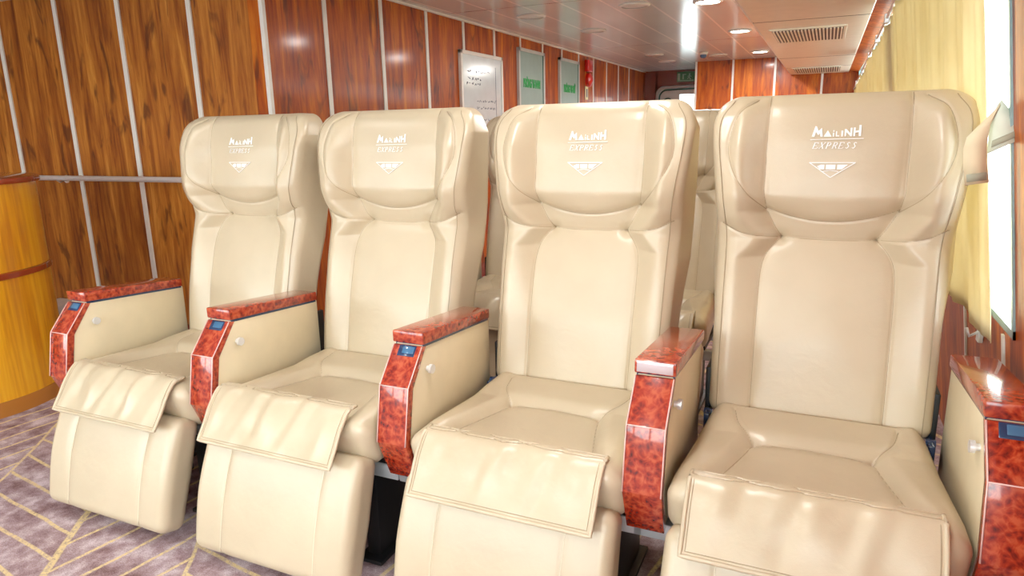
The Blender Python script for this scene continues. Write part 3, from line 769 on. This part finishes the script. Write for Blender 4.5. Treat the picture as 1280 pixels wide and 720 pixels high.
# coordinates are relative to the apex
t1 = ribbon('tail', [(-.002, .012, .000, .004, 0, .010), (-.022, .000, -.028, .018, 0, .022), (-.042, -.012, -.062, .022, 0, .014), (-.046, -.018, -.098, .023, 0, .004), (-.042, -.018, -.135, .024, 0, .000), (-.032, -.016, -.185, .024, 0, .004)], .03, M['strap'], st)
t2 = ribbon('tail', [(-.004, .008, .004, .004, 0, .004), (.000, .000, -.020, .016, 0, .006), (.006, -.008, -.050, .026, -.004, .008), (.010, -.014, -.082, .029, -.006, .014), (.008, -.016, -.100, .026, -.006, .015)], .03, M['strap2'], st)
ribbon('fastener_patch', [(-.0365, -.0205, -.160, .020, 0, .003), (-.0335, -.0195, -.178, .020, 0, .003)], 0, M['velcro'], t1, .002)
ribbon('fastener_patch', [(.010, -.0175, -.072, .022, -.006, .012), (.0095, -.0195, -.088, .022, -.006, .012)], 0, M['velcro'], t2, .002)

# small hook below the curtain
hk = empty('wall_hook', (wx(.70) - .0, .34, .70)); tag(hk, 'small white hook plate on the wood wall under the curtain end', 'hook')
MB().box((-.010, -.018, -.05), (.004, .018, .06), .003).build('plate', M['wgrey'], hk)
MB().tube([(-.008, 0, -.02), (-.03, 0, -.035), (-.04, 0, -.01)], .005, 8).build('hook', M['alu'], hk, smooth=True)

# ------------------------------------------------------------------ curved counter at the left
ct = empty('curved_counter', (-1.715, -.205, 0)); tag(ct, 'rounded yellow wood counter with dark red top at the left edge', 'counter')
def band(prof, name, mat, lab=None, sm=True):
    o = MB(); o.lathe(prof, seg=72); q = o.build(name, mat, ct, auto=True)
    return q
r0 = .465
band([(r0, .075), (r0, .665), (r0, 1.10)], 'body', M['counter'])
band([(r0 + .004, 0), (r0 + .004, .0751)], 'plinth', M['skirting'])
band([(r0 + .001, .655), (r0 + .012, .66), (r0 + .012, .685), (r0 + .001, .69)], 'band', M['slab'])
band([(r0 + .001, 1.10), (r0 + .018, 1.103), (r0 + .022, 1.113), (r0 + .020, 1.128), (r0 + .005, 1.135)], 'counter_top', M['slab'])

# pale box on the floor between counter and seats
pb = MB().box((-2.66, .66, 0), (-2.44, .93, .20), .006).build('storage_box', M['wgrey']); tag(pb, 'small white box on the floor between the counter and the first armrest', 'box')

# ------------------------------------------------------------------ camera
f_, yaw, pitch, roll = 848.7, math.radians(-24.634), math.radians(13.035), math.radians(-1.165)
ca, sa = math.cos(yaw), math.sin(yaw)
r = Vector((ca, -sa, 0)); fw_ = Vector((sa * math.cos(pitch), ca * math.cos(pitch), -math.sin(pitch))); up = r.cross(fw_)
r2 = math.cos(roll) * r + math.sin(roll) * up; u2 = -math.sin(roll) * r + math.cos(roll) * up
cam = bpy.data.cameras.new('camera'); co = bpy.data.objects.new('camera', cam); COL.objects.link(co)
co.matrix_world = Matrix(((r2.x, u2.x, -fw_.x, 2.2625), (r2.y, u2.y, -fw_.y, -2.0341), (r2.z, u2.z, -fw_.z, 1.3013), (0, 0, 0, 1)))
cam.sensor_width = 36; cam.lens = f_ * 36 / 1280; cam.clip_start = .05; cam.clip_end = 200
scene.camera = co

# ------------------------------------------------------------------ daylight
w = bpy.data.worlds.new('world'); scene.world = w; w.use_nodes = True
nt = w.node_tree; bg = nt.nodes['Background']
tc = nt.nodes.new('ShaderNodeTexCoord'); sp = nt.nodes.new('ShaderNodeSeparateXYZ'); nt.links.new(tc.outputs['Generated'], sp.inputs[0])
rp = nt.nodes.new('ShaderNodeValToRGB'); e = rp.color_ramp.elements; e[0].position = .44; e[0].color = (.45, .5, .52, 1); e[1].position = .52; e[1].color = (.93, .97, 1.0, 1)
mp = nt.nodes.new('ShaderNodeMath'); mp.operation = 'MULTIPLY_ADD'; mp.inputs[1].default_value = .5; mp.inputs[2].default_value = .5
nt.links.new(sp.outputs[2], mp.inputs[0]); nt.links.new(mp.outputs[0], rp.inputs[0]); nt.links.new(rp.outputs[0], bg.inputs[0])
bg.inputs[1].default_value = 5.0

vs = scene.view_settings; vs.view_transform = 'Standard'; vs.look = 'None'; vs.gamma = 1; vs.exposure = 1.02; vs.use_curve_mapping = False
cy = scene.cycles
try:
    cy.use_denoising = True; cy.max_bounces = 8; cy.diffuse_bounces = 4; cy.glossy_bounces = 3; cy.transmission_bounces = 6; cy.transparent_max_bounces = 8
    cy.sample_clamp_indirect = 6; cy.caustics_reflective = False; cy.caustics_refractive = False
except Exception: pass
